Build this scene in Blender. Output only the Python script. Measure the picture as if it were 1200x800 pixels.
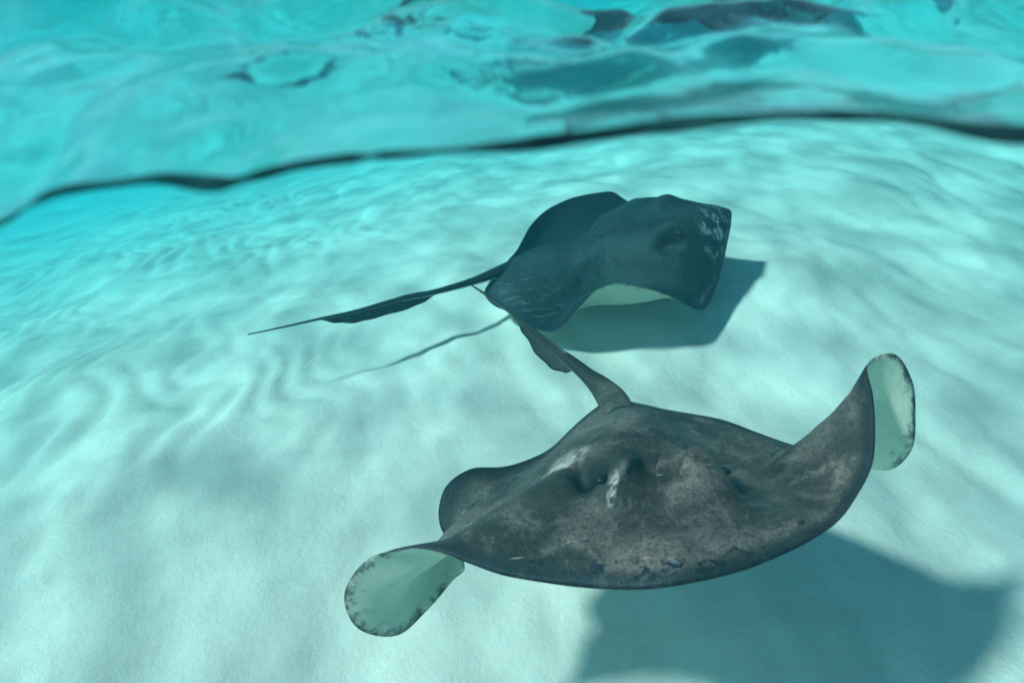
import bpy, bmesh, math, random
import numpy as np

# ------------------------------------------------------------------ camera, world, sun, exposure
scene = bpy.context.scene
for o in list(bpy.data.objects):
    bpy.data.objects.remove(o)
col = scene.collection

PITCH = math.radians(35.0)
CAM_Z = 1.45
cam_data = bpy.data.cameras.new('camera')
cam_data.lens = 24.0
cam_data.sensor_width = 36.0
cam_data.clip_start = 0.01
cam_data.clip_end = 500.0
cam_data.dof.use_dof = True
cam_data.dof.focus_distance = 1.6
cam_data.dof.aperture_fstop = 4.2
cam = bpy.data.objects.new('camera', cam_data)
cam.location = (0, 0, CAM_Z)
cam.rotation_euler = (math.pi / 2 - PITCH, 0, 0)
col.objects.link(cam)
scene.camera = cam

SUN_TRAVEL = (0.84, 0.20, -1.0)          # direction the light travels
sx, sy, sz = SUN_TRAVEL
sun_el = math.atan2(1.0, math.hypot(sx, sy))
sun_az = math.atan2(-sx, -sy)             # clockwise from +Y
world = bpy.data.worlds.new('World')
scene.world = world
world.use_nodes = True
wn = world.node_tree
bg = wn.nodes['Background']
sky = wn.nodes.new('ShaderNodeTexSky')
sky.sky_type = 'NISHITA'
sky.sun_disc = False
sky.sun_elevation = sun_el
sky.sun_rotation = sun_az
wn.links.new(sky.outputs[0], bg.inputs[0])
bg.inputs[1].default_value = 0.05

sun_data = bpy.data.lights.new('sun', 'SUN')
sun_data.energy = 5.0
sun_data.angle = math.radians(5.0)
sun_data.color = (1.0, 0.75, 0.745)
sun = bpy.data.objects.new('sun', sun_data)
from mathutils import Vector
sun.rotation_euler = Vector(SUN_TRAVEL).to_track_quat('-Z', 'Y').to_euler()
sun.location = (-4, 3, 6)
col.objects.link(sun)

vs = scene.view_settings
vs.view_transform = 'Standard'
vs.look = 'None'
vs.gamma = 1.0
vs.use_curve_mapping = False
vs.exposure = 2.1
scene.cycles.use_denoising = True
scene.cycles.caustics_refractive = False
scene.cycles.caustics_reflective = False
scene.cycles.max_bounces = 10
scene.cycles.transparent_max_bounces = 12
scene.cycles.volume_bounces = 1
scene.cycles.sample_clamp_indirect = 4.0

rng = np.random.default_rng(7)

# ------------------------------------------------------------------ helpers
def mesh_object(name, verts, faces, material, parent=None, smooth=True, materials=None):
    me = bpy.data.meshes.new(name)
    me.from_pydata([tuple(map(float, v)) for v in verts], [], [tuple(map(int, f)) for f in faces])
    me.update()
    if smooth:
        me.polygons.foreach_set('use_smooth', [True] * len(me.polygons))
    ob = bpy.data.objects.new(name, me)
    ob.data.materials.append(material)
    col.objects.link(ob)
    if parent:
        ob.parent = parent
    return ob

def fast_grid(name, X, Y, Z, material, keep=None):
    ny, nx = X.shape
    me = bpy.data.meshes.new(name)
    n = nx * ny
    co = np.stack([X, Y, Z], -1).reshape(-1, 3).astype(np.float32)
    ii = np.arange(n).reshape(ny, nx)
    q = np.stack([ii[:-1, :-1], ii[:-1, 1:], ii[1:, 1:], ii[1:, :-1]], -1).reshape(-1, 4)
    if keep is not None:
        q = q[keep.ravel()]
    me.vertices.add(n)
    me.vertices.foreach_set('co', co.ravel())
    me.loops.add(q.size)
    me.loops.foreach_set('vertex_index', q.ravel().astype(np.int32))
    me.polygons.add(len(q))
    me.polygons.foreach_set('loop_start', np.arange(0, q.size, 4, dtype=np.int32))
    me.polygons.foreach_set('use_smooth', np.ones(len(q), dtype=bool))
    me.update(calc_edges=True)
    me.validate()
    ob = bpy.data.objects.new(name, me)
    me.materials.append(material)
    col.objects.link(ob)
    return ob

class Waves:
    """smooth random field: a sum of sine waves with random directions"""
    def __init__(self, seed, n, lo, hi, spread=math.pi, heading=0.0, power=1.0):
        r = np.random.default_rng(seed)
        lam = np.exp(r.uniform(math.log(lo), math.log(hi), n))
        a = heading + r.uniform(-spread, spread, n)
        self.kx = 2 * math.pi / lam * np.cos(a)
        self.ky = 2 * math.pi / lam * np.sin(a)
        self.ph = r.uniform(0, 2 * math.pi, n)
        w = lam ** power
        self.w = w / math.sqrt((w ** 2).sum() / 2)
    def __call__(self, x, y):
        out = np.zeros_like(x, dtype=float)
        for kx, ky, ph, w in zip(self.kx, self.ky, self.ph, self.w):
            out += w * np.sin(kx * x + ky * y + ph)
        return out

class Nodes:
    def __init__(self, name):
        self.m = bpy.data.materials.new(name)
        self.m.use_nodes = True
        self.t = self.m.node_tree
        self.t.nodes.clear()
        self.out = self.t.nodes.new('ShaderNodeOutputMaterial')
    def n(self, kind, **kw):
        nd = self.t.nodes.new(kind)
        for k, v in kw.items():
            setattr(nd, k, v)
        return nd
    def put(self, sock, v):
        if v is None:
            return
        if isinstance(v, (int, float)):
            sock.default_value = v
        elif isinstance(v, (tuple, list)):
            sock.default_value = tuple(v) + ((1.0,) if len(v) == 3 and len(sock.default_value) == 4 else ())
        else:
            self.t.links.new(v, sock)
    def noise(self, vec, scale, detail=4, rough=0.55, dist=0.0):
        nd = self.n('ShaderNodeTexNoise')
        self.put(nd.inputs['Vector'], vec)
        nd.inputs['Scale'].default_value = scale
        nd.inputs['Detail'].default_value = detail
        nd.inputs['Roughness'].default_value = rough
        nd.inputs['Distortion'].default_value = dist
        return nd.outputs['Fac']
    def math(self, op, a, b=None, c=None, clamp=False):
        nd = self.n('ShaderNodeMath', operation=op, use_clamp=clamp)
        self.put(nd.inputs[0], a); self.put(nd.inputs[1], b); self.put(nd.inputs[2], c)
        return nd.outputs[0]
    def ramp(self, fac, lo, hi, a=0.0, b=1.0):
        nd = self.n('ShaderNodeMapRange', interpolation_type='SMOOTHSTEP')
        self.put(nd.inputs[0], fac); self.put(nd.inputs[1], lo); self.put(nd.inputs[2], hi)
        self.put(nd.inputs[3], a); self.put(nd.inputs[4], b)
        return nd.outputs[0]
    def mix(self, fac, a, b, mode='MIX'):
        nd = self.n('ShaderNodeMix', data_type='RGBA', blend_type=mode)
        self.put(nd.inputs['Factor'], fac)
        self.put(nd.inputs[6], a); self.put(nd.inputs[7], b)
        return nd.outputs[2]
    def vmap(self, vec, scale):
        nd = self.n('ShaderNodeMapping')
        self.put(nd.inputs['Vector'], vec)
        nd.inputs['Scale'].default_value = scale
        return nd.outputs[0]
    def along(self, vec, stretch):
        """coordinates turned to the run of the sand ripples, squeezed along the crests"""
        c = self.n('ShaderNodeCombineXYZ')
        for i, d in enumerate(((.925, .38, 0), (-.38 * stretch, .925 * stretch, 0))):
            nd = self.n('ShaderNodeVectorMath', operation='DOT_PRODUCT')
            self.put(nd.inputs[0], vec); nd.inputs[1].default_value = d
            self.put(c.inputs[i], nd.outputs['Value'])
        return c.outputs[0]
    def attr(self, name, out='Fac'):
        nd = self.n('ShaderNodeAttribute', attribute_name=name)
        return nd.outputs[out]
    def bump(self, h, strength, dist):
        nd = self.n('ShaderNodeBump')
        self.put(nd.inputs['Height'], h)
        nd.inputs['Strength'].default_value = strength
        nd.inputs['Distance'].default_value = dist
        return nd.outputs[0]
    def surface(self, s):
        self.t.links.new(s, self.out.inputs['Surface'])
        return self.m

# ------------------------------------------------------------------ materials
def sand_material():
    k = Nodes('sand')
    pos = k.n('ShaderNodeNewGeometry').outputs['Position']
    big = k.noise(pos, 1.6, 5, 0.6, 0.4)
    fine = k.noise(pos, 60, 4, 0.7)
    grain = k.noise(pos, 420, 2, 0.7)
    rip = k.noise(k.along(pos, .7), 14, 6, .66, .25)
    c = k.mix(k.ramp(big, .35, .68), (.74, .655, .55), (.88, .785, .67))
    c = k.mix(k.ramp(fine, .35, .75, 0, .35), c, (.86, .84, .77))
    c = k.mix(k.ramp(grain, .60, .78, 0, .35), c, (.38, .35, .30))
    h = k.math('ADD', k.math('ADD', k.math('MULTIPLY', fine, .5), k.math('MULTIPLY', grain, .25)), k.math('MULTIPLY', rip, 1.3))
    b = k.n('ShaderNodeBsdfPrincipled')
    k.put(b.inputs['Base Color'], c)
    b.inputs['Roughness'].default_value = .95
    b.inputs['Specular IOR Level'].default_value = .05
    k.put(b.inputs['Normal'], k.bump(h, .6, .008))
    return k.surface(b.outputs[0])

def water_material():
    k = Nodes('water')
    pos = k.n('ShaderNodeNewGeometry').outputs['Position']
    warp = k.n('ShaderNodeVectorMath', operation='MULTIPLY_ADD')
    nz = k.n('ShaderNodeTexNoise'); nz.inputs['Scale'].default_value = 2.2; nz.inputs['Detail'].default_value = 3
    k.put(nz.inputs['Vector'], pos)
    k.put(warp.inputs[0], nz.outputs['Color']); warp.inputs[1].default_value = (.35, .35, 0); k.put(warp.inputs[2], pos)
    # sun dapples from the swell, painted as noise into the transparent colour
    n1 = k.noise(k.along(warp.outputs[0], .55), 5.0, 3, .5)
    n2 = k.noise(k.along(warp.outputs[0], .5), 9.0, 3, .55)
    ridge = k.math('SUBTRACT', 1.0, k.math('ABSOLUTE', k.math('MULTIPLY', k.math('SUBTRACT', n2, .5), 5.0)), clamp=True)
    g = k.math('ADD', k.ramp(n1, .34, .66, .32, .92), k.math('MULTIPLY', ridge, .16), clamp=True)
    dapple_col = k.n('ShaderNodeCombineColor')
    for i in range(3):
        k.put(dapple_col.inputs[i], g)
    tr = k.n('ShaderNodeBsdfTransparent'); k.put(tr.inputs[0], dapple_col.outputs[0])
    rf = k.n('ShaderNodeBsdfRefraction'); rf.inputs['IOR'].default_value = 1.333; rf.inputs['Roughness'].default_value = .015
    k.put(rf.inputs['Color'], (.20, .98, 1.0))
    fine = k.bump(k.noise(pos, 55, 2, .5), .10, .01)
    gl = k.n('ShaderNodeBsdfGlossy'); gl.inputs['Roughness'].default_value = .03
    k.put(gl.inputs['Normal'], fine); k.put(rf.inputs['Normal'], fine)
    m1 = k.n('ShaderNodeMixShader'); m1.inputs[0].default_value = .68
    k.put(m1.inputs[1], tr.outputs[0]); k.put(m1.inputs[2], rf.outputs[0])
    geo = k.n('ShaderNodeNewGeometry')
    dt = k.n('ShaderNodeVectorMath', operation='DOT_PRODUCT')
    k.put(dt.inputs[0], geo.outputs['Normal']); k.put(dt.inputs[1], geo.outputs['Incoming'])
    fres = k.math('ADD', .02, k.math('MULTIPLY', .60, k.math('POWER', k.math('SUBTRACT', 1.0, k.math('ABSOLUTE', dt.outputs['Value'])), 5.0)), clamp=True)
    m2 = k.n('ShaderNodeMixShader')
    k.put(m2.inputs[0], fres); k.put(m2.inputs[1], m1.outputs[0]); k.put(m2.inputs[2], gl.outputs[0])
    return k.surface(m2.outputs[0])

def meniscus_material():
    k = Nodes('meniscus_dark')
    pos = k.n('ShaderNodeNewGeometry').outputs['Position']
    c = k.mix(k.ramp(k.noise(pos, 30, 3), .35, .65), (.0008, .005, .006), (.003, .014, .016))  # dark refraction of the lip put into a near-black colour
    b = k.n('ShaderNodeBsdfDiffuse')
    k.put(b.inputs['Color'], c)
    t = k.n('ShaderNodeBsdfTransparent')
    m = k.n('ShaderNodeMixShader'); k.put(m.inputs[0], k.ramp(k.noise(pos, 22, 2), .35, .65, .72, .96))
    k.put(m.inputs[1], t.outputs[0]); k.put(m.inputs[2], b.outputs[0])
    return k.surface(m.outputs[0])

def skin_material(name, dark, mid, light, rimcol, near):
    k = Nodes(name)
    plan = k.attr('plan', 'Vector')
    side = k.attr('side')
    rim = k.attr('rim')
    sep = k.n('ShaderNodeSeparateXYZ'); k.put(sep.inputs[0], plan)
    px, py = sep.outputs[0], sep.outputs[1]
    def spot(x, y, rx, ry):
        a = k.math('DIVIDE', k.math('SUBTRACT', px, x), rx)
        b = k.math('DIVIDE', k.math('SUBTRACT', py, y), ry)
        d = k.math('ADD', k.math('MULTIPLY', a, a), k.math('MULTIPLY', b, b))
        return k.ramp(d, 0.0, 1.0, 1.0, 0.0)
    n_big = k.noise(plan, 6, 5, .6, .5)
    n_mid = k.noise(plan, 22, 5, .65, .3)
    n_fine = k.noise(plan, 110, 4, .7)
    n_grain = k.noise(plan, 260, 3, .75)
    streak = k.noise(k.vmap(plan, (14, 70, 1)), 1.0, 4, .7, .6)
    c = k.mix(k.ramp(n_big, .38, .62), dark, mid)
    c = k.mix(k.ramp(n_mid, .45, .80, 0, .50), c, light)
    c = k.mix(k.ramp(n_fine, .46, .66, 0, .7), c, dark)
    c = k.mix(k.ramp(streak, .60, .78, 0, .40), c, light)
    c = k.mix(k.ramp(n_grain, .36, .56, .5, 0), c, [v * .3 for v in dark])
    c = k.mix(k.ramp(n_grain, .60, .75, 0, .45), c, light)
    specks = k.noise(plan, 55, 1, .5)
    c = k.mix(k.ramp(specks, .74, .80, 0, .8), c, [v * .25 for v in dark])
    scr = k.noise(k.vmap(plan, (60, 9, 1)), 1.0, 3, .6, 1.2)
    c = k.mix(k.ramp(scr, .70, .76, 0, .5), c, [min(1, v * 1.9) for v in light])
    if near:
        for s in (1, -1):
            c = k.mix(k.math('MULTIPLY', spot(.080, s * .135, .07, .075), .75), c, [v * .35 for v in dark])
            c = k.mix(k.math('MULTIPLY', spot(.05, s * .20, .09, .07), .45), c, [v * .5 for v in dark])
        pale = k.math('MULTIPLY', spot(.130, .078, .036, .010), k.ramp(k.noise(plan, 60, 4, .7), .40, .58))
        c = k.mix(k.math('MULTIPLY', pale, 1.0), c, (.58, .56, .52))
        c = k.mix(k.math('MULTIPLY', spot(.0, .125, .05, .045), k.ramp(n_mid, .4, .6)), c, [min(1, v * 1.6) for v in light])
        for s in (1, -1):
            c = k.mix(k.math('MULTIPLY', spot(.068, s * .106, .042, .030), .97), c, (.004, .004, .004))  # shade inside the spiracle hollows painted black on the skin
        c = k.mix(k.math('MULTIPLY', spot(-.25, 0, .09, .006), k.ramp(n_fine, .4, .5)), c, (.006, .006, .006))
        # bruised blotches along the snout edge
        zone = k.math('MULTIPLY', k.ramp(rim, .82, .93), k.ramp(px, .17, .23))
        bl = k.ramp(k.noise(k.vmap(plan, (1, .7, 1)), 42, 3, .6, .8), .54, .60)
        c = k.mix(k.math('MULTIPLY', zone, bl), c, (.006, .009, .016))
        c = k.mix(k.math('MULTIPLY', zone, k.ramp(k.noise(plan, 30, 3, .6), .60, .70, 0, .6)), c, (.40, .40, .40))
    else:
        frost = k.ramp(k.noise(k.vmap(plan, (1, .8, 1)), 34, 5, .75, .5), .50, .62)
        zone = k.math('MAXIMUM', spot(.37, .055, .10, .12), k.math('MULTIPLY', k.ramp(rim, .90, .96), k.ramp(px, .2, .3)))
        c = k.mix(k.math('MULTIPLY', zone, frost), c, (.30, .33, .34))
        st2 = k.ramp(k.noise(k.vmap(plan, (16, 75, 1)), 1.0, 5, .75, 1.0), .52, .66)
        c = k.mix(k.math('MULTIPLY', k.math('MULTIPLY', spot(-.29, .20, .17, .19), st2), .5), c, (.24, .28, .29))
        c = k.mix(k.math('MULTIPLY', k.math('MULTIPLY', spot(-.10, -.10, .16, .03), st2), .6), c, (.3, .36, .38))
    c = k.mix(k.ramp(px, -.52, -.36, .9, 0), c, [v * .6 for v in dark])
    edge = k.math('ADD', rim, k.math('MULTIPLY', k.math('SUBTRACT', n_mid, .5), .10))
    c = k.mix(k.ramp(edge, .90, .975, 0, .9), c, rimcol)
    # belly
    bn = k.noise(plan, 38, 5, .75)
    b_edge = k.math('ADD', rim, k.math('MULTIPLY', k.math('SUBTRACT', bn, .5), .24))
    belly = k.mix(k.ramp(n_mid, .3, .8), (.43, .47, .37), (.51, .55, .44))
    belly = k.mix(k.ramp(b_edge, .965, 1.02, 0, .95), belly, (.035, .045, .05))
    c = k.mix(k.ramp(side, .42, .58), belly, c)
    b = k.n('ShaderNodeBsdfPrincipled')
    k.put(b.inputs['Base Color'], c)
    b.inputs['Roughness'].default_value = .58
    b.inputs['Specular IOR Level'].default_value = .20 if near else .16
    h = k.math('ADD', k.math('MULTIPLY', n_mid, .5), k.math('ADD', k.math('MULTIPLY', n_fine, .35), k.math('MULTIPLY', n_grain, .2)))
    k.put(b.inputs['Normal'], k.bump(h, .7, .008))
    return k.surface(b.outputs[0])

def plain(name, colr, rough, spec=.5, noise_amt=.3, scale=60):
    k = Nodes(name)
    tc = k.n('ShaderNodeTexCoord').outputs['Object']
    c = k.mix(k.ramp(k.noise(tc, scale, 4), .3, .7, 0, noise_amt), colr, [v * .4 for v in colr])
    b = k.n('ShaderNodeBsdfPrincipled')
    k.put(b.inputs['Base Color'], c)
    b.inputs['Roughness'].default_value = rough
    b.inputs['Specular IOR Level'].default_value = spec
    return k.surface(b.outputs[0])

M_SAND = sand_material()
M_WATER = water_material()
M_MENISCUS = meniscus_material()
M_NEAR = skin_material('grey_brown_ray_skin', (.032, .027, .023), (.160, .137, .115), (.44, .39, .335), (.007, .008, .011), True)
M_FAR = skin_material('dark_slate_ray_skin', (.012, .013, .013), (.027, .028, .028), (.060, .062, .062), (.010, .012, .016), False)
M_EYE = plain('eye_black', (.008, .008, .008), .3, .3)
M_SPINE = plain('spine_bone', (.05, .05, .045), .5)

# ------------------------------------------------------------------ the seabed
def axis(core_lo, core_hi, step, far_lo, far_hi, grow=1.14):
    core = np.arange(core_lo, core_hi + step / 2, step)
    def out(start, end):
        v, s = [], step
        p = start
        while abs(p) < abs(end) or (p - start) * (end - start) <= 0:
            s *= grow
            p = p + s * (1 if end > start else -1)
            v.append(p)
            if (end > start and p >= end) or (end < start and p <= end):
                break
        return v
    return np.array(out(core_lo, far_lo)[::-1] + list(core) + out(core_hi, far_hi))

f_mound = Waves(11, 14, .7, 2.2)
f_warp = Waves(12, 12, .5, 1.8)
f_amp = Waves(13, 10, .6, 2.0)
f_warp2 = Waves(14, 14, .18, .7)
f_small = Waves(15, 22, .07, .22, power=.9)
def sand_height(x, y):
    s = (-.72 * x + .70 * y - 1.7)
    slope = -.27 * np.log1p(np.exp(s * 2.2)) / 2.2
    q = .925 * x + .38 * y
    # rounded crests with narrow troughs between them
    ph = math.pi * (q + .050 * f_warp(x, y) + .008 * f_warp2(x, y)) / .36
    saw = 2.0 * (np.sqrt(np.sin(ph) ** 2 + .012) - .6) + .35 * np.sin(2 * ph + 1.2)
    amp = .0100 * (1 + .55 * f_amp(x, y)).clip(.2, 2.0)
    ph2 = math.pi * (q + .07 * f_warp(x * 1.3 + 3, y * 1.3) + .020 * f_warp2(x + 5, y)) / .17
    left = 1 / (1 + np.exp((q - .45) * 3.0))
    saw2 = (2.0 * (np.sqrt(np.sin(ph2) ** 2 + .02) - .6) + .3 * np.sin(2 * ph2 + .8)) * .0062 * (1 + .7 * f_amp(y, x)).clip(.05, 2)
    fade = np.exp(-(np.maximum(0, np.hypot(x, y - 3) - 8) / 6) ** 2)
    shadow_bank = .085 * np.exp(-((x - 1.0) ** 2 + (y - 2.62) ** 2) / .27)  # sand raised under the far ray, added to tighten its shadow
    return shadow_bank + slope.clip(-4, 9) + (.014 * f_mound(x, y) + amp * saw * (1 - .5 * left) + saw2 * (.15 + .95 * left) + .0028 * f_small(x, y)) * fade

ax = axis(-3.6, 3.2, .022, -45, 45)
ay = axis(-.4, 6.2, .022, -20, 60)
GX, GY = np.meshgrid(ax, ay)
seabed = fast_grid('seabed', GX, GY, sand_height(GX, GY), M_SAND)
seabed['kind'] = 'structure'
seabed['label'] = 'pale rippled sand of the sea floor'
seabed['category'] = 'sand'

# ------------------------------------------------------------------ the water surface: swell lapping up to the front of the camera
NEAR_NET = [
    [(239,864,542)],
    [(238,820,551),(230,821,552),(223,823,552),(215,825,553),(208,828,554),(201,831,556),(194,834,556),(188,837,557),(181,840,557),(175,844,556),(169,848,555),(164,854,554),(162,861,552),(165,868,550),(170,874,549),(176,879,547),(182,884,545),(189,888,544),(195,892,542),(202,896,540),(209,900,539),(216,902,537),(224,905,536),(231,906,534),(239,906,533),(247,906,532),(254,905,530),(261,902,529),(268,899,527),(275,896,525),(281,892,523),(287,887,521),(293,883,520),(299,877,518),(304,872,517),(308,865,517),(311,858,518),(309,851,522),(305,846,526),(300,842,531),(295,839,535),(289,836,539),(282,833,542),(276,831,545),(269,828,547),(262,825,549),(254,823,550),(246,821,550)],
    [(238,774,561),(222,776,561),(206,780,562),(191,786,563),(177,792,565),(163,799,568),(150,805,570),(136,811,571),(123,817,569),(111,822,564),(100,827,557),(91,835,548),(88,847,540),(92,861,535),(101,873,533),(111,886,533),(123,897,533),(136,908,533),(149,918,532),(163,927,530),(177,934,528),(192,940,526),(207,946,524),(223,948,523),(239,948,521),(255,948,519),(270,946,518),(285,941,516),(298,935,513),(312,928,510),(324,920,507),(337,912,503),(349,903,501),(361,893,499),(372,882,499),(381,869,501),(385,854,506),(382,840,513),(373,829,520),(363,821,527),(351,814,534),(339,809,542),(327,804,549),(314,800,556),(301,794,561),(286,788,562),(271,782,562),(255,777,562)],
    [(238,730,574),(213,733,574),(189,739,574),(166,747,574),(145,756,576),(124,766,578),(104,775,581),(84,784,580),(64,792,574),(47,798,563),(33,802,547),(24,807,527),(24,819,509),(27,841,501),(38,863,501),(52,883,503),(69,903,505),(87,921,507),(106,937,507),(126,952,507),(147,964,507),(169,975,506),(191,983,505),(215,988,504),(239,989,504),(263,990,504),(286,987,504),(308,979,503),(329,971,501),(350,960,497),(369,949,495),(388,936,493),(407,924,494),(425,911,500),(440,899,510),(451,886,523),(452,867,534),(450,846,542),(440,826,544),(426,809,544),(409,795,546),(391,784,551),(372,777,560),(354,771,571),(335,764,580),(311,753,579),(287,742,576),(263,734,575)],
    [(237,686,588),(204,690,588),(173,698,588),(143,708,587),(114,719,587),(86,731,588),(58,743,587),(31,755,583),(6,764,573),(-16,769,555),(-34,774,532),(-47,783,508),(-52,802,487),(-43,828,474),(-24,854,469),(-4,881,470),(19,907,471),(44,930,473),(68,952,474),(92,972,475),(119,988,476),(147,1004,478),(177,1017,479),(208,1025,482),(239,1028,485),(270,1031,488),(302,1028,490),(332,1019,491),(361,1007,489),(389,992,488),(416,976,488),(443,958,491),(467,941,500),(488,927,516),(503,918,539),(511,908,564),(510,890,586),(501,864,595),(490,837,592),(478,811,585),(462,787,578),(441,766,574),(416,750,576),(389,738,583),(362,726,589),(332,714,590),(302,702,589),(270,692,588)],
    [(236,645,606),(196,649,604),(158,657,602),(121,668,600),(84,680,596),(49,694,595),(14,709,593),(-21,722,584),(-54,732,566),(-80,734,540),(-100,736,511),(-117,751,483),(-125,780,460),(-114,816,446),(-91,851,443),(-62,883,442),(-30,913,438),(4,943,440),(26,968,442),(58,988,439),(93,1008,440),(128,1030,447),(162,1051,455),(199,1063,463),(239,1069,468),(276,1074,477),(315,1071,480),(355,1058,480),(393,1042,480),(430,1023,480),(463,1001,483),(499,975,493),(529,950,507),(554,931,531),(571,922,562),(579,919,599),(567,912,635),(545,889,652),(529,856,650),(517,821,639),(503,787,625),(484,755,611),(457,728,604),(424,709,606),(389,696,613),(353,680,610),(315,664,607),(276,652,605)],
    [(234,610,634),(189,608,623),(145,616,617),(101,627,613),(55,639,603),(15,655,602),(-27,673,599),(-72,690,588),(-114,703,562),(-147,704,525),(-168,701,487),(-184,715,450),(-182,746,414),(-163,789,394),(-133,833,390),(-103,872,396),(-83,913,407),(-59,948,420),(-26,980,420),(19,1002,408),(69,1027,406),(110,1059,420),(145,1087,436),(186,1105,454),(229,1114,468),(277,1118,472),(327,1112,471),(377,1096,471),(425,1076,472),(472,1051,475),(516,1019,481),(557,984,491),(593,947,509),(621,917,538),(641,906,580),(645,911,630),(629,922,680),(594,912,709),(565,878,709),(549,834,696),(536,789,677),(518,748,657),(491,712,641),(454,684,635),(415,671,648),(369,649,636),(326,632,634),(280,616,629)],
    [(231,567,652),(182,565,644),(135,573,633),(86,583,625),(36,597,617),(-15,614,609),(-65,636,607),(-119,662,602),(-179,685,576),(-239,699,526),(-279,687,454),(-261,671,384),(-201,683,345),(-154,733,343),(-111,785,357),(-92,836,338),(-142,893,382),(-135,947,428),(-86,1000,430),(-20,1031,405),(34,1057,400),(83,1089,402),(125,1123,421),(167,1146,450),(216,1160,475),(277,1161,466),(339,1152,458),(398,1134,462),(455,1110,467),(513,1073,467),(567,1031,473),(616,987,488),(655,938,508),(689,888,541),(706,878,601),(703,900,662),(688,921,721),(647,932,771),(590,906,772),(579,846,751),(566,792,727),(547,742,704),(513,699,685),(473,661,670),(424,632,662),(376,611,656),(327,593,651),(278,577,653)],]
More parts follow.
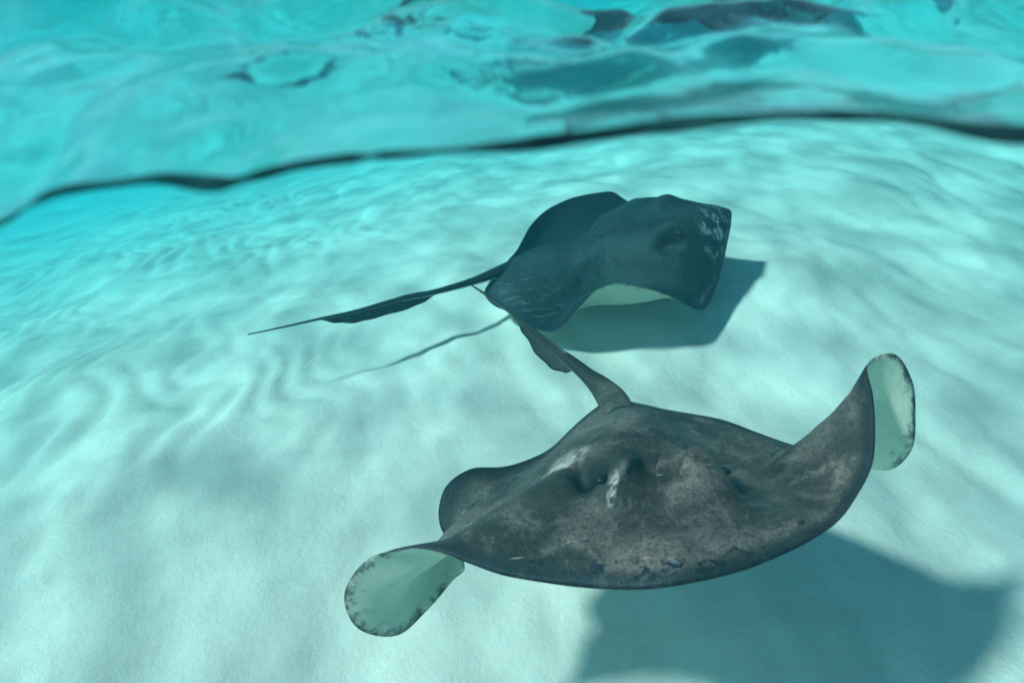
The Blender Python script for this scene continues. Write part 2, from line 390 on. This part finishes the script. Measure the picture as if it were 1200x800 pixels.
FAR_NET = [
    [(390,2471,187)],
    [(457,2464,224),(455,2455,222),(452,2446,218),(447,2438,214),(442,2430,210),(436,2423,205),(431,2417,199),(425,2411,192),(419,2406,185),(414,2401,178),(408,2397,170),(401,2394,163),(393,2393,156),(385,2394,151),(376,2398,149),(367,2403,148),(359,2408,150),(352,2414,152),(345,2420,155),(339,2427,157),(334,2434,159),(330,2443,160),(327,2452,159),(326,2461,159),(327,2471,159),(329,2481,158),(332,2490,158),(337,2499,159),(342,2508,161),(347,2516,164),(353,2524,167),(357,2531,172),(362,2539,177),(367,2545,183),(372,2551,189),(378,2555,196),(385,2556,203),(393,2554,208),(401,2548,212),(408,2542,215),(415,2535,218),(422,2527,219),(429,2519,221),(435,2511,222),(441,2502,223),(446,2493,224),(451,2484,224),(455,2475,225)],
    [(527,2456,260),(523,2437,255),(515,2419,248),(505,2402,239),(495,2388,229),(485,2374,217),(474,2362,204),(464,2351,189),(452,2341,174),(441,2332,158),(428,2325,143),(413,2319,130),(396,2317,118),(378,2320,110),(360,2328,107),(343,2338,108),(327,2349,112),(313,2360,118),(299,2371,125),(287,2383,132),(276,2397,138),(267,2413,142),(259,2430,144),(256,2450,145),(258,2470,144),(261,2491,142),(268,2511,140),(279,2529,138),(292,2546,136),(305,2562,135),(318,2578,137),(332,2592,141),(343,2607,149),(354,2620,159),(363,2631,173),(372,2640,188),(383,2643,204),(400,2638,216),(416,2628,225),(431,2615,233),(444,2600,241),(457,2585,248),(469,2568,253),(480,2551,258),(492,2533,261),(503,2515,262),(513,2496,263),(522,2476,262)],
    [(602,2448,288),(593,2419,282),(579,2392,274),(565,2367,262),(550,2345,245),(535,2326,225),(520,2309,203),(505,2294,180),(487,2279,157),(468,2264,137),(446,2250,120),(421,2239,107),(393,2235,96),(365,2240,88),(339,2252,82),(315,2269,78),(292,2287,80),(271,2305,88),(251,2321,99),(233,2338,111),(217,2358,121),(203,2381,130),(191,2406,136),(186,2436,142),(188,2470,145),(192,2504,141),(203,2535,134),(221,2562,126),(241,2588,118),(262,2612,112),(285,2633,109),(308,2654,110),(330,2674,116),(352,2692,126),(372,2707,140),(393,2718,158),(412,2722,179),(431,2716,201),(448,2703,221),(465,2685,239),(481,2665,255),(497,2642,268),(512,2618,279),(528,2592,288),(545,2565,294),(561,2537,297),(577,2508,297),(591,2479,294)],
    [(671,2444,316),(664,2404,304),(648,2368,291),(628,2336,278),(609,2306,251),(589,2281,223),(568,2259,195),(545,2238,167),(519,2215,144),(489,2192,127),(455,2171,119),(417,2157,116),(379,2153,114),(342,2161,109),(311,2177,96),(283,2196,80),(257,2219,67),(230,2244,67),(204,2267,78),(179,2290,94),(157,2316,109),(138,2346,120),(123,2381,128),(118,2421,133),(123,2467,135),(126,2513,127),(141,2556,118),(165,2595,109),(191,2630,101),(219,2663,96),(250,2693,94),(281,2720,94),(313,2746,96),(347,2767,101),(382,2783,109),(416,2793,123),(446,2795,146),(469,2789,176),(487,2774,207),(505,2754,234),(524,2728,257),(543,2698,274),(563,2666,288),(583,2633,301),(603,2598,311),(624,2562,319),(643,2524,323),(660,2485,322)],
    [(747,2446,325),(739,2398,302),(719,2355,276),(696,2314,251),(671,2276,228),(645,2241,204),(616,2210,180),(582,2179,159),(543,2148,149),(500,2120,149),(454,2099,155),(406,2088,161),(359,2089,166),(314,2103,164),(276,2119,146),(246,2133,115),(223,2149,78),(194,2177,59),(159,2207,66),(126,2237,84),(95,2271,100),(69,2309,112),(51,2353,118),(48,2404,120),(61,2461,114),(69,2516,95),(87,2571,83),(113,2623,80),(142,2671,82),(176,2714,87),(213,2753,94),(253,2787,99),(294,2820,102),(337,2847,103),(383,2867,102),(431,2877,104),(476,2873,117),(508,2860,148),(529,2844,186),(550,2819,220),(573,2786,243),(597,2747,258),(619,2706,270),(642,2666,283),(666,2626,297),(689,2586,313),(712,2543,327),(732,2496,334)],
    [(822,2461,312),(807,2410,276),(783,2360,242),(757,2308,212),(729,2256,186),(698,2205,166),(661,2158,155),(614,2118,162),(560,2088,181),(507,2065,200),(449,2050,217),(393,2038,228),(339,2038,234),(290,2049,226),(246,2059,196),(211,2069,152),(194,2080,98),(162,2106,61),(119,2142,60),(77,2181,74),(35,2225,89),(-2,2273,100),(-27,2326,106),(-25,2389,103),(3,2453,90),(21,2515,54),(35,2588,56),(58,2651,78),(92,2707,99),(134,2757,116),(181,2803,129),(230,2844,137),(280,2883,142),(334,2916,141),(389,2942,137),(443,2961,128),(497,2960,116),(544,2937,126),(574,2911,162),(601,2878,193),(626,2832,209),(648,2783,218),(671,2734,227),(696,2687,240),(721,2641,255),(750,2598,277),(779,2558,305),(805,2514,331)],
    [(875,2502,271),(856,2446,234),(834,2383,199),(810,2316,166),(781,2248,136),(745,2174,117),(695,2104,116),(631,2058,160),(568,2028,209),(507,2009,248),(448,1995,275),(391,1985,295),(334,1978,301),(284,1975,278),(248,1980,229),(215,1992,174),(180,2009,113),(135,2032,70),(82,2072,58),(32,2121,62),(-19,2177,64),(-71,2237,54),(-109,2310,61),(-92,2390,67),(-58,2465,74),(-22,2528,88),(19,2573,116),(47,2633,140),(75,2701,161),(114,2769,177),(161,2832,188),(216,2887,193),(276,2935,197),(339,2974,195),(404,3002,194),(469,3022,190),(522,3038,153),(576,3021,126),(621,2977,132),(652,2926,148),(673,2869,156),(694,2811,163),(720,2757,175),(746,2703,189),(774,2649,205),(807,2603,231),(842,2565,265),(875,2541,312)],]
NEAR_TAIL = [(0.223, 1.166, 0.474, 0.035), (0.201, 1.207, 0.48, 0.0275), (0.177, 1.245, 0.48, 0.02), (0.135, 1.313, 0.478, 0.015), (0.101, 1.367, 0.472, 0.0105), (0.066, 1.444, 0.46, 0.0088), (0.007, 1.551, 0.45, 0.0066), (-0.047, 1.641, 0.44, 0.005), (-0.118, 1.752, 0.425, 0.0028)]
FAR_TAIL = [(-0.068, 2.38, 0.115, 0.024), (-0.156, 2.307, 0.118, 0.017), (-0.291, 2.226, 0.12, 0.0125), (-0.436, 2.173, 0.115, 0.01), (-0.562, 2.11, 0.11, 0.0075), (-0.684, 2.058, 0.11, 0.0055), (-0.796, 2.016, 0.105, 0.0042), (-0.925, 1.97, 0.1, 0.0025)]
NEAR_FOLD = [((0.004, 1.555, 0.449), (0.002, 1.553, 0.447)), ((0.02, 1.526, 0.452), (0.014, 1.522, 0.446)), ((0.046, 1.48, 0.457), (0.031, 1.47, 0.443)), ((0.078, 1.417, 0.464), (0.055, 1.401, 0.442)), ((0.11, 1.352, 0.474), (0.085, 1.333, 0.446)), ((0.134, 1.315, 0.478), (0.112, 1.298, 0.454)), ((0.148, 1.292, 0.479), (0.131, 1.281, 0.463)), ((0.152, 1.285, 0.479), (0.145, 1.281, 0.472))]
FAR_FOLD = [((-0.291, 2.226, 0.12), (-0.288, 2.221, 0.112)), ((-0.336, 2.21, 0.118), (-0.328, 2.195, 0.097)), ((-0.384, 2.192, 0.117), (-0.374, 2.171, 0.086)), ((-0.465, 2.158, 0.114), (-0.453, 2.134, 0.079)), ((-0.529, 2.126, 0.111), (-0.518, 2.102, 0.078)), ((-0.577, 2.103, 0.11), (-0.57, 2.08, 0.077)), ((-0.625, 2.083, 0.11), (-0.619, 2.066, 0.085)), ((-0.659, 2.069, 0.11), (-0.656, 2.057, 0.094)), ((-0.693, 2.055, 0.11), (-0.693, 2.054, 0.109))]
WATERLINE = [(-0.2206, 1.3229), (-0.206, 1.3315), (-0.1925, 1.3384), (-0.1774, 1.3407), (-0.1627, 1.3421), (-0.1478, 1.3447), (-0.1376, 1.3436), (-0.1258, 1.3414), (-0.1168, 1.3421), (-0.1054, 1.3455), (-0.087, 1.3502), (-0.0622, 1.3534), (-0.0344, 1.3555), (0.0, 1.3579), (0.0339, 1.3624), (0.0573, 1.3658), (0.0837, 1.3685), (0.1168, 1.3701), (0.1435, 1.3701), (0.1681, 1.3668), (0.1862, 1.3634), (0.2037, 1.3621)]

EDGE_Y = .27
wl = np.array(WATERLINE)
f_swell = Waves(21, 12, .35, 1.3, spread=1.2, heading=1.2)
f_chop = Waves(22, 26, .08, .28, spread=1.3, heading=1.35)
f_rip = Waves(23, 30, .035, .10, spread=1.6, heading=1.4)
def edge_z(x):
    z = np.interp(x, wl[:, 0], wl[:, 1])
    zl = wl[0, 1] + .012 * np.sin((x - wl[0, 0]) * 9)
    zr = wl[-1, 1] + .010 * np.sin((x - wl[-1, 0]) * 8)
    z = np.where(x < wl[0, 0], zl, z)
    return np.where(x > wl[-1, 0], zr, z)
def water_height(x, y):
    far_ = np.clip((y - .34) / .45, 0, 1) ** 2 * (3 - 2 * np.clip((y - .34) / .45, 0, 1))
    base = 1.350 + .012 * f_swell(x, y) + (.0055 + .0115 * far_) * f_chop(x, y) + (.0010 + .0012 * far_) * f_rip(x, y)
    w = np.exp(-((y - EDGE_Y) / .10) ** 2)
    return base * (1 - w) + (edge_z(x) + .0006 * f_rip(x, y)) * w
wx = axis(-1.3, 1.3, .0065, -40, 40, 1.10)
wy_front = [v for v in axis(EDGE_Y, 2.2, .0065, EDGE_Y - .001, 55, 1.10) if v > EDGE_Y + 1e-4]
wy_back = list(np.linspace(-.75, EDGE_Y - .03, 34))
wy_far = list(-.75 - np.cumsum(.05 * 1.25 ** np.arange(20)))[::-1]
wy = np.array(wy_far + wy_back + [EDGE_Y] + wy_front)
WX, WY = np.meshgrid(wx, wy)
# the camera floats in a gap in the surface, its front port touching the swell
cx_, cy_ = .5 * (wx[1:] + wx[:-1]), .5 * (wy[1:] + wy[:-1])
CX, CY = np.meshgrid(cx_, cy_)
open_gap = (np.abs(CX) < .75) & (CY > -.75) & (CY < EDGE_Y)
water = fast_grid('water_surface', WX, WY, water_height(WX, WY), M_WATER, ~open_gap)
water['kind'] = 'structure'
water['label'] = 'rippled turquoise water surface lapping at the lens'
water['category'] = 'water'

# the dark curved lip where the water stands against the front of the camera
def tube(path, radii, seg=10, squash=1.0):
    path = np.asarray(path, float)
    tan = np.gradient(path, axis=0)
    tan /= np.linalg.norm(tan, axis=1)[:, None]
    up = np.array([0, 0, 1.0])
    vv, ff = [], []
    for p, t, rr in zip(path, tan, radii):
        a = np.cross(t, up); a /= np.linalg.norm(a)
        b = np.cross(a, t)
        for s in range(seg):
            an = 2 * math.pi * s / seg
            vv.append(p + rr * (math.cos(an) * a + squash * math.sin(an) * b))
    for i in range(len(path) - 1):
        for s in range(seg):
            s2 = (s + 1) % seg
            ff.append((i * seg + s, i * seg + s2, (i + 1) * seg + s2, (i + 1) * seg + s))
    ff.append(tuple(range(seg))[::-1])
    ff.append(tuple(range((len(path) - 1) * seg, len(path) * seg)))
    return vv, ff

lx = np.linspace(-.75, .75, 380)
lz = edge_z(lx)
kern = np.exp(-np.linspace(-2, 2, 9) ** 2); kern /= kern.sum()
lz = np.convolve(np.pad(lz, 4, mode='edge'), kern, mode='valid')
lr = .0021 + .0006 * np.sin(lx * 41) + .0005 * np.sin(lx * 97 + 1) + .0004 / (1 + np.exp(-(lx - .03) * 40))
for gx, gw, gd in ((-.206, .006, .7), (-.112, .008, .5), (-.058, .004, .6), (.148, .02, .35)):
    lr = lr * (1 - gd * np.exp(-((lx - gx) / gw) ** 2))
lr = lr * (1 + .2 * np.exp(-((lx + .135) / .03) ** 2))
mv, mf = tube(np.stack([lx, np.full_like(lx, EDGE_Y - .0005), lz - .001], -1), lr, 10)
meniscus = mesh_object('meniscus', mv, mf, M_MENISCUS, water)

# ------------------------------------------------------------------ stingrays
HALF = np.array([(.46, 0), (.445, .06), (.40, .15), (.33, .25), (.25, .345), (.165, .425), (.08, .48), (0, .5), (-.08, .485),
                 (-.17, .43), (-.25, .35), (-.33, .25), (-.39, .15), (-.42, .08), (-.425, 0)])
def half_margin(n, stretch):
    pts = HALF * [stretch, 1]
    p = np.vstack([2 * pts[0] - pts[1], pts, 2 * pts[-1] - pts[-2]])
    out = []
    for i in range(1, len(p) - 2):
        a, b, c, d = p[i - 1:i + 3]
        for t in np.linspace(0, 1, 30, endpoint=False):
            out.append(.5 * (2 * b + (c - a) * t + (2 * a - 5 * b + 4 * c - d) * t * t + (-a + 3 * b - 3 * c + d) * t ** 3))
    out.append(pts[-1])
    out = np.array(out)
    s = np.r_[0, np.cumsum(np.linalg.norm(np.diff(out, axis=0), axis=1))]
    q = np.linspace(0, s[-1], n)
    return np.stack([np.interp(q, s, out[:, k]) for k in range(2)], -1)

def refine_ring(A, m):
    """periodic Catmull-Rom along axis 1"""
    P0, P1, P2, P3 = np.roll(A, 1, 1), A, np.roll(A, -1, 1), np.roll(A, -2, 1)
    out = []
    for t in np.arange(m) / m:
        out.append(.5 * (2 * P1 + (P2 - P0) * t + (2 * P0 - 5 * P1 + 4 * P2 - P3) * t * t + (-P0 + 3 * P1 - 3 * P2 + P3) * t ** 3))
    out = np.stack(out, 2)
    return out.reshape(A.shape[0], A.shape[1] * m, A.shape[2])

def refine_radial(A, m):
    """Catmull-Rom along axis 0 through the centre (opposite spokes continue each other)"""
    n = A.shape[1]
    inner = np.roll(A[1:2], n // 2, 1)
    outer = 2 * A[-1:] - A[-2:-1]
    P = np.concatenate([inner, A, outer], 0)
    out = []
    for i in range(1, P.shape[0] - 2):
        a, b, c, d = P[i - 1:i + 3]
        for t in np.arange(m) / m:
            out.append(.5 * (2 * b + (c - a) * t + (2 * a - 5 * b + 4 * c - d) * t * t + (-a + 3 * b - 3 * c + d) * t ** 3))
    out.append(A[-1])
    return np.array(out)

def spline_path(pts, m):
    pts = np.asarray(pts, float)
    p = np.vstack([2 * pts[0] - pts[1], pts, 2 * pts[-1] - pts[-2]])
    out = []
    for i in range(1, len(p) - 2):
        a, b, c, d = p[i - 1:i + 3]
        for t in np.arange(m) / m:
            out.append(.5 * (2 * b + (c - a) * t + (2 * a - 5 * b + 4 * c - d) * t * t + (-a + 3 * b - 3 * c + d) * t ** 3))
    out.append(pts[-1])
    return np.array(out)

def make_stingray(net, stretch, width, tail, fold, material, label, spine_at, eye_x, dome, mound, base_r):
    N = 48
    rings = [np.repeat(np.array(net[0], float), N, 0)] + [np.array(r_, float) for r_ in net[1:]]
    A = np.array(rings) / 1000.0
    hm = half_margin(25, stretch)
    marg = np.vstack([hm, (hm[1:-1] * [1, -1])[::-1]])
    R = len(net) - 1
    flat = np.array([marg * (k / R) for k in range(R + 1)])
    ma, mr = 6, 8
    S = refine_radial(refine_ring(A, ma), mr)
    Fp = refine_radial(refine_ring(flat, ma), mr)
    nr, na = S.shape[:2]
    rho = np.linspace(0, 1, nr)[:, None] * np.ones((1, na))
    # surface normals
    d_r = np.gradient(S, axis=0)
    d_a = np.roll(S, -1, 1) - np.roll(S, 1, 1)
    nrm = np.cross(d_r, d_a)
    nrm[0] = nrm[1].mean(0)
    nrm /= np.linalg.norm(nrm, axis=2)[:, :, None]
    if nrm[1].mean(0)[2] < 0:
        nrm = -nrm
    x, y = Fp[..., 0], Fp[..., 1]
    env = np.sqrt(np.clip(1 - rho ** 3, 0, 1))
    g = lambda cx, cy, rx, ry: np.exp(-((x - cx) / rx) ** 2 - ((y - cy) / ry) ** 2)
    top = .008 * env + dome * np.exp(-((x - .03) / .30) ** 2 - (y / (.115 + .085 * np.clip((x + .2) / .35, 0, 1))) ** 2) * env
    top += .030 * g(-.34 * stretch, 0, .16, .045) * env
    for s in (1, -1):
        top += mound * g(eye_x, s * .066, .050, .028) * env          # eye mound
        top -= .036 * g(eye_x - .020, s * .106, .030, .018)         # spiracle pit outside / behind it
        top -= .006 * g(eye_x + .01, s * .125, .05, .03)
    lump = Waves(31, 24, .03, .16)
    top += .0012 * lump(x, y) * env
    top += .012 * g(.0, 0, .12, .10) * env
    top = np.maximum(top, .003 * env)
    bot = .004 * env + .012 * g(.02, 0, .28, .16) * env
    T = S + nrm * (top * width)[..., None]
    Bm = S - nrm * (bot * width)[..., None]
    verts, plan, side, rim, faces = [], [], [], [], []
    def add(v, p, s, r):
        verts.append(v); plan.append((p[0], p[1], 0.0)); side.append(s); rim.append(r)
        return len(verts) - 1
    c_top = add(T[0].mean(0), (0, 0), 1, 0)
    c_bot = add(Bm[0].mean(0), (0, 0), 0, 0)
    it, ib = np.zeros((nr, na), int), np.zeros((nr, na), int)
    for i in range(1, nr):
        for j in range(na):
            if i == nr - 1:
                it[i, j] = ib[i, j] = add(S[i, j], Fp[i, j], .5, 1.0)
            else:
                it[i, j] = add(T[i, j], Fp[i, j], 1, rho[i, j])
                ib[i, j] = add(Bm[i, j], Fp[i, j], 0, rho[i, j])
    for j in range(na):
        j2 = (j + 1) % na
        faces.append((c_top, it[1, j], it[1, j2])); faces.append((c_bot, ib[1, j2], ib[1, j]))
        for i in range(1, nr - 1):
            faces.append((it[i, j], it[i + 1, j], it[i + 1, j2], it[i, j2]))
            faces.append((ib[i, j2], ib[i + 1, j2], ib[i + 1, j], ib[i, j]))
    # tail
    js = 24 * ma
    lead = []
    for fr, rr in ((.62, .020), (.80, base_r)):
        i_ = int(round(fr * (nr - 1)))
        lead.append(tuple(T[i_, js] - nrm[i_, js] * rr * width * .75) + (rr * width,))
    P = spline_path(lead + list(tail), 7)
    tv, tf = tube(P[:, :3], P[:, 3], 14, .85)
    o = len(verts)
    L = len(P)
    for q, v in enumerate(tv):
        i, s = divmod(q, 14)
        an = math.sin(2 * math.pi * s / 14)
        cn = math.cos(2 * math.pi * s / 14)
        pale = an < -.75 or (cn < -.35 and -.9 < an < -.05 and i > 14)
        add(v, (-.28 - .6 * i / L, .02 * cn), .25 if pale else 1.0, 0.2)
    faces += [tuple(o + k_ for k_ in f_) for f_ in tf]
    # skin fold below the tail
    fi = spline_path([a for a, b in fold], 5)
    fo = spline_path([b for a, b in fold], 5)
    across = np.cross(fi[-1] - fi[0], [0, 0, 1.0]); across /= np.linalg.norm(across)
    rows = 5
    o = len(verts)
    n_f = len(fi)
    for sgn in (1, -1):
        for i in range(n_f):
            for j in range(rows + 1):
                t = j / rows
                th = .0022 * (1 - t) + .0003
                wob = .0025 * math.sin(i * .9) * t
                add(fi[i] + (fo[i] - fi[i]) * t + across * (sgn * th + wob), (-.5 - .01 * i, .01 * j), 1.0, .55 + .45 * t)
    for k_ in (0, 1):
        b0 = o + k_ * n_f * (rows + 1)
        for i in range(n_f - 1):
            for j in range(rows):
                a0 = b0 + i * (rows + 1) + j
                f4 = (a0, a0 + 1, a0 + rows + 2, a0 + rows + 1)
                faces.append(f4 if k_ == 0 else f4[::-1])
    for i in range(n_f - 1):      # close the outer rim
        a0 = o + i * (rows + 1) + rows
        b0 = a0 + n_f * (rows + 1)
        faces.append((a0, b0, b0 + rows + 1, a0 + rows + 1))
    root = bpy.data.objects.new('stingray', None)
    base = S[0].mean(0)
    root.location = base
    root['label'] = label
    root['category'] = 'stingray'
    col.objects.link(root)
    V = np.array(verts) - base
    body = mesh_object('body', V, faces, material, root)
    me = body.data
    a_ = me.attributes.new('plan', 'FLOAT_VECTOR', 'POINT'); a_.data.foreach_set('vector', np.array(plan, np.float32).ravel())
    a_ = me.attributes.new('side', 'FLOAT', 'POINT'); a_.data.foreach_set('value', np.array(side, np.float32))
    a_ = me.attributes.new('rim', 'FLOAT', 'POINT'); a_.data.foreach_set('value', np.array(rim, np.float32))
    bm = bmesh.new(); bm.from_mesh(me); bmesh.ops.recalc_face_normals(bm, faces=bm.faces); bm.to_mesh(me); bm.free()
    # eyes: half sunk in the outer flank of each mound
    for s in (1, -1):
        d = (x - eye_x - .012) ** 2 + (y - s * .090) ** 2
        i, j = np.unravel_index(np.argmin(d), d.shape)
        p = T[i, j] - base
        n_ = nrm[i, j]
        fwd = T[max(i - 4, 0), j] - T[min(i + 4, nr - 1), j]
        ev, ef = [], []
        re = .0098 * width
        tang = np.cross(n_, fwd); tang /= np.linalg.norm(tang)
        t2 = np.cross(tang, n_)
        for a in range(9):
            la = math.pi * a / 8
            for b in range(14):
                lo = 2 * math.pi * b / 14
                ev.append(p + n_ * re * .6 * math.cos(la) + re * math.sin(la) * (1.5 * math.cos(lo) * t2 + .9 * math.sin(lo) * tang))
        for a in range(8):
            for b in range(14):
                b2 = (b + 1) % 14
                ef.append((a * 14 + b, (a + 1) * 14 + b, (a + 1) * 14 + b2, a * 14 + b2))
        mesh_object('eye', ev, ef, M_EYE, root)
    # venomous spine lying along the top of the tail
    p = np.array(spine_at[0]) - base; q = np.array(spine_at[1]) - base
    sp = np.linspace(0, 1, 6)[:, None]
    path = p + (q - p) * sp + np.array([0, 0, .004]) * np.sin(sp * math.pi)
    sv, sf = tube(path, [.0042, .0040, .0036, .003, .002, .0006], 8, .6)
    mesh_object('tail_spine', sv, sf, M_SPINE, root)
    return root

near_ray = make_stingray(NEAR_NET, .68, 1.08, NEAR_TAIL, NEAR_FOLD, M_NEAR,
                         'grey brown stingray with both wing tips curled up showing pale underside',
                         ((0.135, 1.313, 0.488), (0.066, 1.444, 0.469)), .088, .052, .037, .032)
far_ray = make_stingray(FAR_NET, 1.0, 1.20, FAR_TAIL, FAR_FOLD, M_FAR,
                        'dark slate stingray gliding low over the sand with frosted snout edge',
                        ((-0.291, 2.226, 0.126), (-0.436, 2.173, 0.127)), .215, .036, .036, .024)

# ------------------------------------------------------------------ the tinted water itself
HZ = (-46.0, 46.0, -21.0, 61.0)
zlo, zhi = float(sand_height(GX, GY).min()) - 1.0, 1.62
hv = [(x_, y_, z_) for z_ in (zlo, zhi) for y_ in HZ[2:] for x_ in HZ[:2]]
hf = [(0, 2, 3, 1), (4, 5, 7, 6), (0, 1, 5, 4), (2, 6, 7, 3), (0, 4, 6, 2), (1, 3, 7, 5)]
k = Nodes('sea_haze')
pv = k.n('ShaderNodeVolumePrincipled')
pv.inputs['Color'].default_value = (.02, .09, .11, 1)
pv.inputs['Density'].default_value = .265
pv.inputs['Absorption Color'].default_value = (0.0, .80, .89, 1)
pv.inputs['Anisotropy'].default_value = .4
k.t.links.new(pv.outputs[0], k.out.inputs['Volume'])
haze = mesh_object('haze', hv, hf, k.m, smooth=False)
haze['kind'] = 'stuff'
haze['label'] = 'clear turquoise sea water filling the scene'
haze['category'] = 'haze'
